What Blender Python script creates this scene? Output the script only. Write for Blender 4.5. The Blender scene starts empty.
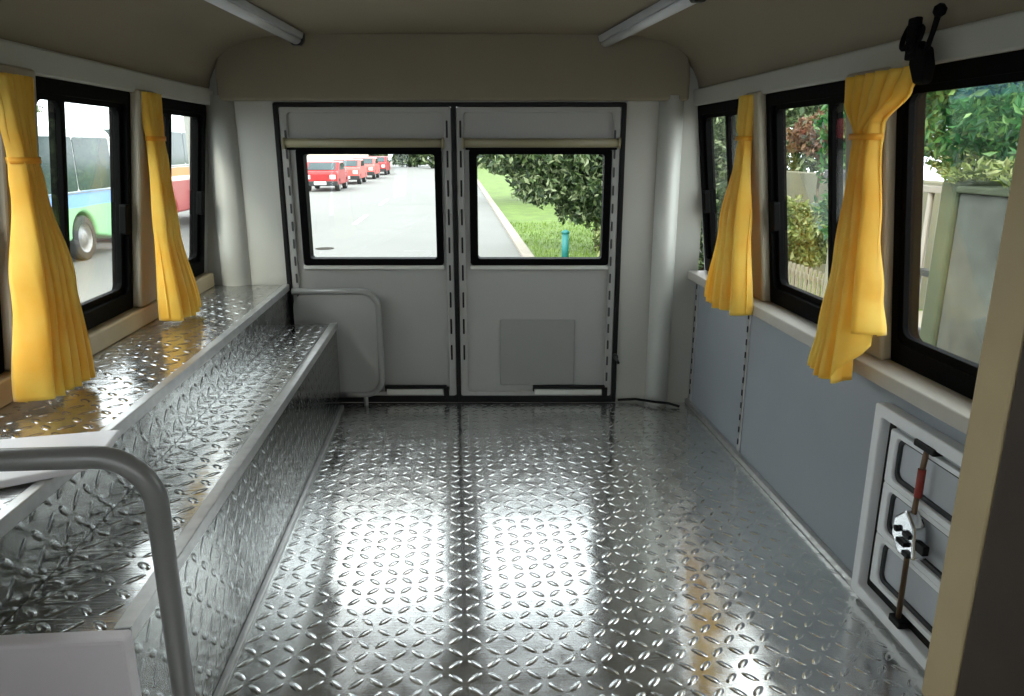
import bpy, bmesh, math, random
import numpy as np
from mathutils import Vector, Matrix
C = bpy.context.scene.collection
SC = bpy.context.scene
random.seed(7)
PI = math.pi

# ------------------------------------------------------------------ camera
CAM_H = 1.12
FPX = 730.0
PITCH = math.atan(200 / FPX)
YAW = math.atan(57 / math.hypot(FPX, 200))
cam = bpy.data.cameras.new('camera')
cam.sensor_width = 36.0
cam.lens = 36.0 * FPX / 1024
cam.clip_start = 0.02
cam.clip_end = 500
co = bpy.data.objects.new('camera', cam)
C.objects.link(co)
co.location = (0, 0, CAM_H)
co.rotation_euler = (PI / 2 - PITCH, 0, -YAW)
SC.camera = co

# ------------------------------------------------------------------ world, sun, exposure
SKY = 4.0
SUN = 2.0
SC.view_settings.view_transform = 'Standard'
SC.view_settings.look = 'None'
SC.view_settings.gamma = 1.0
SC.view_settings.use_curve_mapping = False
SC.view_settings.exposure = 0.42
W = bpy.data.worlds.new('overcast_sky')
SC.world = W
W.use_nodes = True
nt = W.node_tree
for n in list(nt.nodes):
    nt.nodes.remove(n)
wo = nt.nodes.new('ShaderNodeOutputWorld')
bg = nt.nodes.new('ShaderNodeBackground')
bg.inputs[1].default_value = SKY
tc = nt.nodes.new('ShaderNodeTexCoord')
nz = nt.nodes.new('ShaderNodeTexNoise')
nz.inputs['Scale'].default_value = 2.2
nz.inputs['Detail'].default_value = 5
rp = nt.nodes.new('ShaderNodeValToRGB')
rp.color_ramp.elements[0].position = .35
rp.color_ramp.elements[0].color = (.78, .84, .92, 1)
rp.color_ramp.elements[1].position = .65
rp.color_ramp.elements[1].color = (1, 1, 1, 1)
nt.links.new(tc.outputs['Generated'], nz.inputs['Vector'])
nt.links.new(nz.outputs['Fac'], rp.inputs[0])
nt.links.new(rp.outputs[0], bg.inputs[0])
nt.links.new(bg.outputs[0], wo.inputs[0])
sl = bpy.data.lights.new('sun', 'SUN')
sl.energy = SUN
sl.angle = math.radians(12)
sl.color = (1, .95, .86)
so = bpy.data.objects.new('sun', sl)
C.objects.link(so)
so.rotation_euler = (math.radians(38), math.radians(-28), 0)


# ------------------------------------------------------------------ materials
def srgb(r, g, b):
    f = lambda c: (c / 255) / 12.92 if c / 255 <= .04045 else ((c / 255 + .055) / 1.055) ** 2.4
    return (f(r), f(g), f(b), 1)


def new_mat(name):
    m = bpy.data.materials.new(name)
    m.use_nodes = True
    t = m.node_tree
    return m, t, t.nodes['Principled BSDF'], t.nodes['Material Output']


def mat(name, col, rough=.6, metal=0., var=.06, scale=9., bump=0., spec=.5):
    m, t, b, o = new_mat(name)
    b.inputs['Roughness'].default_value = rough
    b.inputs['Metallic'].default_value = metal
    b.inputs['Specular IOR Level'].default_value = spec
    g = t.nodes.new('ShaderNodeNewGeometry')
    n = t.nodes.new('ShaderNodeTexNoise')
    n.inputs['Scale'].default_value = scale
    n.inputs['Detail'].default_value = 4
    t.links.new(g.outputs['Position'], n.inputs['Vector'])
    r = t.nodes.new('ShaderNodeValToRGB')
    r.color_ramp.elements[0].position = .3
    r.color_ramp.elements[1].position = .7
    r.color_ramp.elements[0].color = tuple(c * (1 - var) for c in col[:3]) + (1,)
    r.color_ramp.elements[1].color = tuple(min(1, c * (1 + var)) for c in col[:3]) + (1,)
    t.links.new(n.outputs['Fac'], r.inputs[0])
    t.links.new(r.outputs[0], b.inputs['Base Color'])
    if bump:
        bp = t.nodes.new('ShaderNodeBump')
        bp.inputs['Strength'].default_value = bump
        bp.inputs['Distance'].default_value = .005
        t.links.new(n.outputs['Fac'], bp.inputs['Height'])
        t.links.new(bp.outputs[0], b.inputs['Normal'])
    return m


def mnode(t, op, a, b=None, c=None):
    n = t.nodes.new('ShaderNodeMath')
    n.operation = op
    for i, v in enumerate((a, b, c)):
        if v is None:
            continue
        if isinstance(v, (int, float)):
            n.inputs[i].default_value = v
        else:
            t.links.new(v, n.inputs[i])
    return n.outputs[0]


def plate(name, axes, cell=.05, rough=.2, col=(.62, .63, .62), strength=.6, grain=0., dull=.12, aniso=0.):
    """aluminium tread plate: raised lozenges set alternately at +-45 degrees"""
    m, t, b, o = new_mat(name)
    b.inputs['Metallic'].default_value = 1
    if aniso:
        # mill finish: the sheen spreads along the vehicle
        tg = t.nodes.new('ShaderNodeCombineXYZ')
        tg.inputs[1].default_value = 1
        b.inputs['Anisotropic'].default_value = aniso
        t.links.new(tg.outputs[0], b.inputs['Tangent'])
    g = t.nodes.new('ShaderNodeNewGeometry')
    s = t.nodes.new('ShaderNodeSeparateXYZ')
    t.links.new(g.outputs['Position'], s.inputs[0])
    u = mnode(t, 'DIVIDE', s.outputs[axes[0]], cell)
    v = mnode(t, 'DIVIDE', s.outputs[axes[1]], cell)
    fu, fv = mnode(t, 'FLOOR', u), mnode(t, 'FLOOR', v)
    lu = mnode(t, 'SUBTRACT', mnode(t, 'SUBTRACT', u, fu), .5)
    lv = mnode(t, 'SUBTRACT', mnode(t, 'SUBTRACT', v, fv), .5)
    par = mnode(t, 'FLOORED_MODULO', mnode(t, 'ADD', fu, fv), 2)
    par = mnode(t, 'GREATER_THAN', par, .5)
    a = mnode(t, 'ADD', lu, lv)
    d = mnode(t, 'SUBTRACT', lu, lv)
    a2, d2 = mnode(t, 'MULTIPLY', a, a), mnode(t, 'MULTIPLY', d, d)
    mix = lambda p, q: mnode(t, 'ADD', mnode(t, 'MULTIPLY', p, par), mnode(t, 'MULTIPLY', q, mnode(t, 'SUBTRACT', 1, par)))
    la, lb = mix(a2, d2), mix(d2, a2)
    h = mnode(t, 'SUBTRACT', 1, mnode(t, 'ADD', mnode(t, 'DIVIDE', la, .48), mnode(t, 'DIVIDE', lb, .075)))
    mr = t.nodes.new('ShaderNodeMapRange')
    mr.interpolation_type = 'SMOOTHSTEP'
    mr.inputs['From Min'].default_value = 0
    mr.inputs['From Max'].default_value = 1.0
    t.links.new(h, mr.inputs['Value'])
    wave = t.nodes.new('ShaderNodeTexNoise')
    wave.inputs['Scale'].default_value = 5
    wave.inputs['Detail'].default_value = 3
    t.links.new(g.outputs['Position'], wave.inputs['Vector'])
    hh = mnode(t, 'ADD', mr.outputs[0], mnode(t, 'MULTIPLY', wave.outputs['Fac'], 1.2))
    if grain:
        # rolling grain across the sheet
        mpn = t.nodes.new('ShaderNodeMapping')
        mpn.inputs['Scale'].default_value = (8, 240, 1)
        t.links.new(g.outputs['Position'], mpn.inputs['Vector'])
        gn = t.nodes.new('ShaderNodeTexNoise')
        gn.inputs['Scale'].default_value = 1
        gn.inputs['Detail'].default_value = 2
        t.links.new(mpn.outputs[0], gn.inputs['Vector'])
        hh = mnode(t, 'ADD', hh, mnode(t, 'MULTIPLY', gn.outputs['Fac'], grain))
    bp = t.nodes.new('ShaderNodeBump')
    bp.inputs['Strength'].default_value = strength
    bp.inputs['Distance'].default_value = .004
    t.links.new(hh, bp.inputs['Height'])
    t.links.new(bp.outputs[0], b.inputs['Normal'])
    sc = t.nodes.new('ShaderNodeTexNoise')
    sc.inputs['Scale'].default_value = 14
    sc.inputs['Detail'].default_value = 6
    t.links.new(g.outputs['Position'], sc.inputs['Vector'])
    rr = t.nodes.new('ShaderNodeMapRange')
    rr.inputs['From Min'].default_value = .3
    rr.inputs['From Max'].default_value = .7
    rr.inputs['To Min'].default_value = rough * .75
    rr.inputs['To Max'].default_value = rough * 1.35
    t.links.new(sc.outputs['Fac'], rr.inputs['Value'])
    t.links.new(rr.outputs[0], b.inputs['Roughness'])
    cr = t.nodes.new('ShaderNodeValToRGB')
    cr.color_ramp.elements[0].position = .3
    cr.color_ramp.elements[1].position = .7
    cr.color_ramp.elements[0].color = tuple(c * .85 for c in col) + (1,)
    cr.color_ramp.elements[1].color = col + (1,)
    t.links.new(sc.outputs['Fac'], cr.inputs[0])
    t.links.new(cr.outputs[0], b.inputs['Base Color'])
    # scuffed, dull share of the metal
    b2 = t.nodes.new('ShaderNodeBsdfPrincipled')
    b2.inputs['Metallic'].default_value = 1
    b2.inputs['Roughness'].default_value = .5
    t.links.new(cr.outputs[0], b2.inputs['Base Color'])
    t.links.new(bp.outputs[0], b2.inputs['Normal'])
    mx = t.nodes.new('ShaderNodeMixShader')
    mx.inputs[0].default_value = dull
    t.links.new(b.outputs[0], mx.inputs[1])
    t.links.new(b2.outputs[0], mx.inputs[2])
    t.links.new(mx.outputs[0], o.inputs[0])
    return m


def glass_mat(name, tint=(.93, .96, .95)):
    m, t, b, o = new_mat(name)
    t.nodes.remove(b)
    tr = t.nodes.new('ShaderNodeBsdfTransparent')
    tr.inputs[0].default_value = tint + (1,)
    gl = t.nodes.new('ShaderNodeBsdfGlossy')
    gl.inputs['Roughness'].default_value = .02
    g = t.nodes.new('ShaderNodeNewGeometry')
    dt = t.nodes.new('ShaderNodeVectorMath')
    dt.operation = 'DOT_PRODUCT'
    t.links.new(g.outputs['Incoming'], dt.inputs[0])
    t.links.new(g.outputs['Normal'], dt.inputs[1])
    k = mnode(t, 'POWER', mnode(t, 'SUBTRACT', 1, mnode(t, 'ABSOLUTE', dt.outputs['Value'])), 5)
    k = mnode(t, 'ADD', .03, mnode(t, 'MULTIPLY', k, .8))
    mx = t.nodes.new('ShaderNodeMixShader')
    t.links.new(k, mx.inputs[0])
    t.links.new(tr.outputs[0], mx.inputs[1])
    t.links.new(gl.outputs[0], mx.inputs[2])
    t.links.new(mx.outputs[0], o.inputs[0])
    return m


def cloth_mat(name, c1, c2):
    m, t, b, o = new_mat(name)
    g = t.nodes.new('ShaderNodeNewGeometry')
    n = t.nodes.new('ShaderNodeTexNoise')
    n.inputs['Scale'].default_value = 6
    n.inputs['Detail'].default_value = 5
    t.links.new(g.outputs['Position'], n.inputs['Vector'])
    r = t.nodes.new('ShaderNodeValToRGB')
    r.color_ramp.elements[0].position = .35
    r.color_ramp.elements[1].position = .65
    r.color_ramp.elements[0].color = c1
    r.color_ramp.elements[1].color = c2
    t.links.new(n.outputs['Fac'], r.inputs[0])
    t.links.new(r.outputs[0], b.inputs['Base Color'])
    b.inputs['Roughness'].default_value = .55
    b.inputs['Sheen Weight'].default_value = .3
    tl = t.nodes.new('ShaderNodeBsdfTranslucent')
    t.links.new(r.outputs[0], tl.inputs[0])
    mx = t.nodes.new('ShaderNodeMixShader')
    mx.inputs[0].default_value = .55
    t.links.new(b.outputs[0], mx.inputs[1])
    t.links.new(tl.outputs[0], mx.inputs[2])
    t.links.new(mx.outputs[0], o.inputs[0])
    return m


def leaf_mat(name, cols):
    m, t, b, o = new_mat(name)
    g = t.nodes.new('ShaderNodeNewGeometry')
    r = t.nodes.new('ShaderNodeValToRGB')
    el = r.color_ramp.elements
    for i in range(len(cols) - 2):
        el.new((i + 1) / (len(cols) - 1))
    for i, c in enumerate(cols):
        el[i].position = i / (len(cols) - 1)
        el[i].color = c
    t.links.new(g.outputs['Random Per Island'], r.inputs[0])
    t.links.new(r.outputs[0], b.inputs['Base Color'])
    b.inputs['Roughness'].default_value = .4
    tl = t.nodes.new('ShaderNodeBsdfTranslucent')
    t.links.new(r.outputs[0], tl.inputs[0])
    mx = t.nodes.new('ShaderNodeMixShader')
    mx.inputs[0].default_value = .3
    t.links.new(b.outputs[0], mx.inputs[1])
    t.links.new(tl.outputs[0], mx.inputs[2])
    t.links.new(mx.outputs[0], o.inputs[0])
    return m


def banded(name, bands, rough=.3):
    """painted livery: colour bands by height in world metres: [(z_up_to, colour), ...]"""
    m, t, b, o = new_mat(name)
    g = t.nodes.new('ShaderNodeNewGeometry')
    s = t.nodes.new('ShaderNodeSeparateXYZ')
    t.links.new(g.outputs['Position'], s.inputs[0])
    wv = t.nodes.new('ShaderNodeTexNoise')
    wv.inputs['Scale'].default_value = .35
    t.links.new(g.outputs['Position'], wv.inputs['Vector'])
    z = mnode(t, 'ADD', s.outputs[2], mnode(t, 'MULTIPLY', mnode(t, 'SUBTRACT', wv.outputs['Fac'], .5), .25))
    z0, z1 = -1.2, 2.2
    f = mnode(t, 'DIVIDE', mnode(t, 'SUBTRACT', z, z0), z1 - z0)
    r = t.nodes.new('ShaderNodeValToRGB')
    r.color_ramp.interpolation = 'CONSTANT'
    el = r.color_ramp.elements
    while len(el) < len(bands):
        el.new(.5)
    lo = 0.
    for i, (zu, c) in enumerate(bands):
        el[i].position = lo
        el[i].color = c
        lo = (zu - z0) / (z1 - z0)
    t.links.new(f, r.inputs[0])
    t.links.new(r.outputs[0], b.inputs['Base Color'])
    b.inputs['Roughness'].default_value = rough
    return m


M = dict(
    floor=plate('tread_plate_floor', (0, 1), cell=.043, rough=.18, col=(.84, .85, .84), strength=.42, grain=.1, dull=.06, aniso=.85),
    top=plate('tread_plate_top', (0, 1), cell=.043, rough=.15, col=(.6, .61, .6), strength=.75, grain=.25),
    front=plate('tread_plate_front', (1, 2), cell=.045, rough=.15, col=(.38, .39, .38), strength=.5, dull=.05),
    alu=mat('brushed_aluminium', (.55, .55, .54, 1), .38, .9, .1, 30),
    grey=mat('blue_grey_panel', srgb(142, 148, 153), .5, 0, .03, 4),
    cream=mat('pale_grey_paint', srgb(165, 165, 157), .5, 0, .03, 4),
    pillar=mat('cream_pillar_paint', srgb(160, 152, 132), .5, 0, .04, 5),
    door=mat('door_grey_paint', srgb(152, 152, 148), .45, 0, .03, 4),
    doord=mat('door_patch_grey', srgb(134, 134, 130), .55, 0, .03, 4),
    column=mat('corner_white_paint', srgb(196, 197, 190), .4, 0, .03, 4),
    ceiling=mat('beige_headliner', srgb(136, 126, 108), .8, 0, .04, 3, .1),
    header=mat('beige_header_panel', srgb(128, 120, 102), .75, 0, .04, 3, .1),
    black=mat('black_rubber', (.004, .004, .004, 1), .5, 0, .2, 20, 0, .2),
    frame=mat('black_window_frame', (.002, .002, .002, 1), .6, 0, .15, 20, 0, .04),
    plastic=mat('black_plastic', (.003, .003, .003, 1), .6, 0, .2, 20, 0, .06),
    white=mat('white_board', srgb(244, 241, 242), .45, 0, .02, 6),
    lilac=mat('off_white_panel', srgb(246, 240, 243), .5, 0, .03, 6),
    tube=mat('grey_painted_tube', srgb(140, 140, 137), .35, .2, .05, 12),
    lampm=mat('lamp_housing_grey', srgb(185, 188, 192), .4, .1, .05, 10),
    lampd=mat('lamp_diffuser', srgb(215, 218, 222), .25, 0, .02, 10),
    blind=mat('khaki_blind_cassette', srgb(138, 131, 102), .45, 0, .05, 8),
    hatch=mat('white_hatch_paint', srgb(216, 218, 218), .4, 0, .04, 8),
    hatchb=mat('hatch_back_panel', srgb(176, 180, 184), .5, 0, .05, 6),
    red=mat('red_rod_sleeve', srgb(140, 50, 40), .5, 0, .1, 20),
    bronze=mat('brown_rod', srgb(105, 82, 62), .4, .5, .1, 20),
    chrome=mat('latch_chrome', (.75, .76, .78, 1), .2, 1, .1, 30),
    tan=mat('tan_partition_post', srgb(178, 158, 120), .5, 0, .05, 6),
    brown=mat('post_shade_brown', srgb(58, 46, 36), .7, 0, .1, 8),  # shade of the post's near side, put into the colour
    sill=mat('sill_strip', srgb(176, 172, 162), .5, 0, .05, 12),
    sillw=mat('wood_tone_sill', srgb(176, 160, 128), .5, 0, .06, 12),
    glass=glass_mat('window_glass'),
    curtain=cloth_mat('yellow_curtain', srgb(252, 212, 74), srgb(255, 234, 120)),
    tie=cloth_mat('yellow_tieback', srgb(242, 180, 36), srgb(250, 205, 70)),
    road=mat('pale_concrete_road', srgb(112, 112, 108), .85, 0, .05, .6),
    pave=mat('pavement', srgb(150, 142, 124), .85, 0, .12, 1.5),
    kerb=mat('kerb_stone', srgb(146, 138, 126), .85, 0, .08, 3),
    paint=mat('road_paint', srgb(235, 235, 230), .8, 0, .03, 3),
    lawn=mat('lawn_soil', srgb(86, 108, 40), .9, 0, .25, 2.5),
    grass=leaf_mat('grass_blades', [srgb(92, 118, 44), srgb(116, 142, 58), srgb(132, 152, 78)]),
    leaf=leaf_mat('dark_leaves', [srgb(26, 44, 26), srgb(56, 78, 44), srgb(96, 116, 70), srgb(164, 174, 134)]),
    leafy=leaf_mat('yellow_green_leaves', [srgb(52, 68, 28), srgb(84, 100, 44), srgb(122, 134, 70), srgb(160, 164, 112)]),
    leafb=leaf_mat('bright_green_leaves', [srgb(18, 56, 28), srgb(30, 84, 42), srgb(62, 112, 54), srgb(120, 150, 84)]),
    rust=leaf_mat('rusty_leaves', [srgb(84, 56, 38), srgb(110, 76, 54), srgb(132, 98, 72), srgb(70, 74, 40)]),
    bark=mat('bark', srgb(84, 72, 58), .9, 0, .25, 8, .6),
    concrete=mat('weathered_concrete', srgb(68, 71, 64), .9, 0, .4, 3.5, .3),
    moss=mat('mossy_concrete', srgb(62, 70, 50), .9, 0, .25, 5, .3),
    wallp=mat('cream_boundary_wall', srgb(118, 116, 98), .9, 0, .1, 2),
    gate=mat('gate_paint', srgb(136, 130, 118), .5, .2, .06, 6),
    fencep=mat('pale_fence_paint', srgb(128, 122, 104), .6, 0, .08, 6),
    dark=mat('dark_iron', srgb(52, 54, 54), .5, .4, .1, 10),
    teal=mat('teal_plastic', srgb(18, 104, 100), .5, 0, .08, 6),
    tyre=mat('tyre_rubber', srgb(60, 60, 58), .8, 0, .1, 12),
    hub=mat('wheel_hub', srgb(150, 150, 148), .4, .6, .1, 12),
    busglass=mat('dark_bus_glass', srgb(48, 66, 68), .12, 0, .25, 2.0),
    bus_green=banded('bus_livery_green', [(.03, srgb(150, 206, 150)), (.31, srgb(128, 172, 226)), (2.2, srgb(238, 240, 238))]),
    bus_red=banded('bus_livery_red', [(.30, srgb(166, 52, 56)), (.42, srgb(236, 226, 214)), (.62, srgb(214, 140, 70)), (2.2, srgb(240, 240, 238))]),
    carred=mat('red_car_paint', srgb(160, 34, 34), .4, 0, .05, 3),
    carpink=mat('faded_red_car_paint', srgb(196, 88, 80), .4, 0, .05, 3),
    building=mat('pale_building_wall', srgb(222, 206, 190), .9, 0, .05, .5),
    bglass=mat('grey_building_glass', srgb(120, 136, 146), .3, 0, .1, 1),
    manhole=mat('manhole_iron', srgb(48, 45, 38), .9, 0, .2, 8, 0, .1),
)


# ------------------------------------------------------------------ mesh builder
class MB:
    def __init__(s):
        s.v, s.f, s.sm = [], [], []

    def add(s, vs, fs, smooth=False):
        o = len(s.v)
        s.v += [tuple(p) for p in vs]
        s.f += [tuple(i + o for i in f) for f in fs]
        s.sm += [smooth] * len(fs)
        return s

    def box(s, a, b, mp=None):
        x0, y0, z0 = a
        x1, y1, z1 = b
        vs = [(x0, y0, z0), (x1, y0, z0), (x1, y1, z0), (x0, y1, z0), (x0, y0, z1), (x1, y0, z1), (x1, y1, z1), (x0, y1, z1)]
        if mp:
            vs = [mp(*p) for p in vs]
        return s.add(vs, [(3, 2, 1, 0), (4, 5, 6, 7), (0, 1, 5, 4), (1, 2, 6, 5), (2, 3, 7, 6), (3, 0, 4, 7)])

    def tube(s, pts, r, n=12, closed=False, caps=True):
        pts = [Vector(p) for p in pts]
        N = len(pts)
        rs = r if isinstance(r, (list, tuple)) else [r] * N
        up = None
        vs, fs = [], []
        for i, p in enumerate(pts):
            if closed:
                t = pts[(i + 1) % N] - pts[i - 1]
            else:
                t = pts[min(i + 1, N - 1)] - pts[max(i - 1, 0)]
            t.normalize()
            if up is None:
                a = Vector((0, 0, 1)) if abs(t.z) < .9 else Vector((1, 0, 0))
                up = (a - t * a.dot(t)).normalized()
            else:
                up = (up - t * up.dot(t)).normalized()
            w = t.cross(up)
            for k in range(n):
                q = 2 * PI * k / n
                vs.append(p + (up * math.cos(q) + w * math.sin(q)) * rs[i])
        for i in range(N if closed else N - 1):
            j = (i + 1) % N
            for k in range(n):
                l = (k + 1) % n
                fs.append((i * n + k, i * n + l, j * n + l, j * n + k))
        s.add(vs, fs, True)
        if caps and not closed:
            s.add(vs[:n], [tuple(range(n))[::-1]])
            s.add(vs[-n:], [tuple(range(n))])
        return s

    def prism(s, poly, h0, h1, mp, smooth=False):
        """poly: 2-D points; mp(u, v, w) to world, extruded from w = h0 to h1"""
        n = len(poly)
        vs = [mp(u, v, h0) for u, v in poly] + [mp(u, v, h1) for u, v in poly]
        s.add(vs, [tuple(range(n))[::-1], tuple(range(n, 2 * n))])
        s.add(vs, [(i, (i + 1) % n, n + (i + 1) % n, n + i) for i in range(n)], smooth)
        return s

    def ring(s, outer, inner, h0, h1, mp):
        n = len(outer)
        vs = [mp(u, v, h) for h in (h0, h1) for P in (outer, inner) for u, v in P]
        fs = []
        for i in range(n):
            j = (i + 1) % n
            fs += [(i, j, n + j, n + i)[::-1], (2 * n + i, 2 * n + j, 3 * n + j, 3 * n + i),
                   (i, j, 2 * n + j, 2 * n + i), (n + i, n + j, 3 * n + j, 3 * n + i)[::-1]]
        return s.add(vs, fs)

    def grid_panel(s, us, vs_, holes, h0, h1, mp):
        """a slab with rectangular holes (u0,u1,v0,v1)"""
        U = sorted(set(us) | {h[0] for h in holes} | {h[1] for h in holes})
        V = sorted(set(vs_) | {h[2] for h in holes} | {h[3] for h in holes})
        inside = lambda u, v: (U[0] < u < U[-1] and V[0] < v < V[-1]) and not any(h[0] < u < h[1] and h[2] < v < h[3] for h in holes)
        solid = {}
        for i in range(len(U) - 1):
            for j in range(len(V) - 1):
                solid[i, j] = inside((U[i] + U[i + 1]) / 2, (V[j] + V[j + 1]) / 2)
        for (i, j), ok in solid.items():
            if not ok:
                continue
            q = [(U[i], V[j]), (U[i + 1], V[j]), (U[i + 1], V[j + 1]), (U[i], V[j + 1])]
            a = [mp(u, v, h0) for u, v in q]
            b = [mp(u, v, h1) for u, v in q]
            s.add(a + b, [(3, 2, 1, 0), (4, 5, 6, 7)])
            for k, (di, dj) in enumerate(((0, -1), (1, 0), (0, 1), (-1, 0))):
                if not solid.get((i + di, j + dj), False):
                    l = (k + 1) % 4
                    s.add([a[k], a[l], b[l], b[k]], [(0, 1, 2, 3)])
        return s

    def build(s, name, m, parent=None, bevel=0., kind=None, origin=None, seg=2, fix=True):
        L = Vector(origin) if origin is not None else Vector((0, 0, 0))
        if parent is not None:
            L = Vector(parent['_o']) if '_o' in parent else Vector(parent.location)
        me = bpy.data.meshes.new(name)
        me.from_pydata([Vector(v) - L for v in s.v], [], s.f)
        me.polygons.foreach_set('use_smooth', s.sm)
        me.materials.append(m)
        if fix:
            bm = bmesh.new()
            bm.from_mesh(me)
            bmesh.ops.remove_doubles(bm, verts=bm.verts, dist=1e-5)
            bmesh.ops.recalc_face_normals(bm, faces=bm.faces)
            bm.to_mesh(me)
            bm.free()
        o = bpy.data.objects.new(name, me)
        C.objects.link(o)
        if parent is not None:
            o.parent = parent
            o['_o'] = tuple(L)
        else:
            o.location = L
            o['_o'] = tuple(L)
        if kind:
            o['kind'] = kind
        if bevel:
            b = o.modifiers.new('bevel', 'BEVEL')
            b.width = bevel
            b.segments = seg
            b.limit_method = 'ANGLE'
            b.angle_limit = math.radians(40)
        return o


def ident(u, v, w):
    return (u, v, w)


def rrect(u0, u1, v0, v1, r, n=5):
    r = max(r, 1e-4)
    P = []
    for cx, cy, a0 in ((u1 - r, v1 - r, 0), (u0 + r, v1 - r, 90), (u0 + r, v0 + r, 180), (u1 - r, v0 + r, 270)):
        for k in range(n + 1):
            a = math.radians(a0 + 90 * k / n)
            P.append((cx + r * math.cos(a), cy + r * math.sin(a)))
    return P


def thing(name, loc, label=None, cat=None, group=None, kind=None):
    o = bpy.data.objects.new(name, None)
    o.empty_display_size = .05
    C.objects.link(o)
    o.location = loc
    o['_o'] = tuple(loc)
    return tag(o, label, cat, group, kind)


def tag(o, label=None, cat=None, group=None, kind=None):
    if label:
        o['label'] = label
    if cat:
        o['category'] = cat
    if group:
        o['group'] = group
    if kind:
        o['kind'] = kind
    return o


# ------------------------------------------------------------------ frames of reference of the body
def BW(u, v, w):
    """rear wall: u to the right, v up, w towards the cabin"""
    a = -math.atan(.076)
    return (u * math.cos(a) + w * math.sin(a), 3.17 + u * math.sin(a) - w * math.cos(a), v)


ZB, ZT = .58, 1.34            # the tilted window band of both side walls
XB, XT = 1.09, 1.0


def SIDE(s):
    """side wall above the belt: u along the vehicle (y), v height, w into the cabin"""
    L = math.hypot(ZT - ZB, XB - XT)
    nx, nz = (ZT - ZB) / L, (XB - XT) / L

    def mp(u, v, w):
        x = XB + (XT - XB) * (v - ZB) / (ZT - ZB)
        return (s * (x - w * nx), u, v - w * nz)
    return mp


RW, LW = SIDE(1), SIDE(-1)

# ------------------------------------------------------------------ shell: floor, ceiling, walls
b = MB()
b.prism([(-1.14, -1.2), (1.08, -1.2), (1.08, 3.075), (-1.14, 3.235)], -.06, 0, ident)
b.build('floor', M['floor'], kind='structure')

prof = [(1.0, 1.345), (.992, 1.385), (.972, 1.425), (.94, 1.465), (.895, 1.5), (.83, 1.528), (.74, 1.545), (.6, 1.553), (.3, 1.558), (0, 1.56)]
prof = prof + [(-x, z) for x, z in prof[-2::-1]]
outp = [(x * 1.05, z + .04) for x, z in prof]
b = MB()
vs = [(x, y, z) for y in (-1.2, 3.26) for x, z in prof]
n = len(prof)
b.add(vs, [(i, i + 1, n + i + 1, n + i) for i in range(n - 1)], True)
vo = [(x, y, z) for y in (-1.2, 3.26) for x, z in outp]
b.add(vo, [(i, i + 1, n + i + 1, n + i) for i in range(n - 1)], True)
ce = b.build('ceiling', M['ceiling'], kind='structure', fix=False)

# right wall: vertical lower panels and the tilted window band
RWIN = [(2.53, 3.085), (1.87, 2.40), (1.02, 1.675)]
LWIN = [(2.62, 3.175), (1.90, 2.46), (1.15, 1.74), (-.9, 0)]  # the last is an unseen cab window, added to light the bench end
WZ0, WZ1 = .612, 1.285
b = MB()
b.box((1.04, -1.2, -.06), (1.10, 3.09, .58))
b.grid_panel([-1.2, 3.13], [.58, 1.345], [(a, c, WZ0, WZ1) for a, c in RWIN], -.045, 0, RW)
wr = b.build('wall_right', M['grey'], kind='structure', bevel=.003)
b = MB()
b.box((-1.17, -1.2, -.06), (-1.10, 3.25, .58))
b.grid_panel([-1.2, 3.27], [.58, 1.345], [(a, c, WZ0, WZ1) for a, c in LWIN], -.045, 0, LW)
b.build('wall_left', M['cream'], kind='structure', bevel=.003)
# front wall behind the camera, with an unseen windscreen opening shaped for the light it admits
b = MB()
FW = lambda u, v, w: (u, -1.2 - w, v)
b.grid_panel([-1.14, 1.1], [-.06, 1.6], [(-.95, .95, 1.17, 1.5)], 0, .05, FW)
b.build('wall_front', M['ceiling'], kind='structure')
# rear wall around the doors
DU0, DU1, DV1 = -.742, .706, 1.298
b = MB()
b.grid_panel([-1.12, 1.05], [-.06, 1.6], [(DU0, DU1, .0, DV1)], -.06, 0, BW)
wb = b.build('wall_back', M['cream'], kind='structure')


# rounded corner columns
def column(name, u0, u1, m):
    P = [(u0, 0)]
    for k in range(9):
        t = k / 8
        P.append((u0 + (u1 - u0) * t, .005 + .05 * math.sin(PI * t) ** .6))
    P.append((u1, 0))
    bb = MB()
    bb.prism(P, 0.0, 1.325, lambda a, c, h: BW(a, h, c), True)
    return bb.build(name, m, kind='structure')


column('trim_1', .845, .945, M['column'])
column('trim_2', -1.03, -.905, M['cream'])
# curved header panel over the doors
hp = []
for k in range(9):
    a = PI / 2 * k / 8
    hp.append((.80 + .155 * math.cos(PI / 2 - a) if False else .80 + .155 * math.sin(a), 1.408 + .155 * math.cos(a)))
hp = [(-x, z) for x, z in hp[::-1]] + hp
hp = [(hp[0][0], 1.305)] + hp + [(hp[-1][0], 1.305)]
b = MB()
b.prism(hp, 0, .05, BW)
b.build('trim_3', M['header'], kind='structure', bevel=.012, seg=3)
# bands between windows and ceiling
for i, (mp, y1) in enumerate(((RW, 3.1), (LW, 3.23))):
    b = MB()
    b.box((-1.15, 1.288, .001), (y1, 1.352, .022), mp)
    b.build('trim_%d' % (4 + i), M['cream'], kind='structure', bevel=.006)
# sills
b = MB()
b.box((1.0, -1.15, .57), (1.085, 3.085, .606))
b.build('trim_6', M['sill'], kind='structure', bevel=.004)
b = MB()
b.box((-1.11, -1.15, .545), (-1.045, 3.2, .604))
b.build('trim_7', M['sillw'], kind='structure', bevel=.006)
# pillars between the windows
n_ = 8
for mp, WIN, m in ((RW, RWIN, M['pillar']), (LW, LWIN, M['pillar'])):
    for k in range(len(WIN) - 1):
        y0, y1 = WIN[k + 1][1], WIN[k][0]
        b = MB()
        b.box((y0 + .006, .608, .001), (y1 - .006, 1.30, .035), mp)
        b.build('trim_%d' % n_, m, kind='structure', bevel=.01, seg=3)
        n_ += 1
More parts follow.
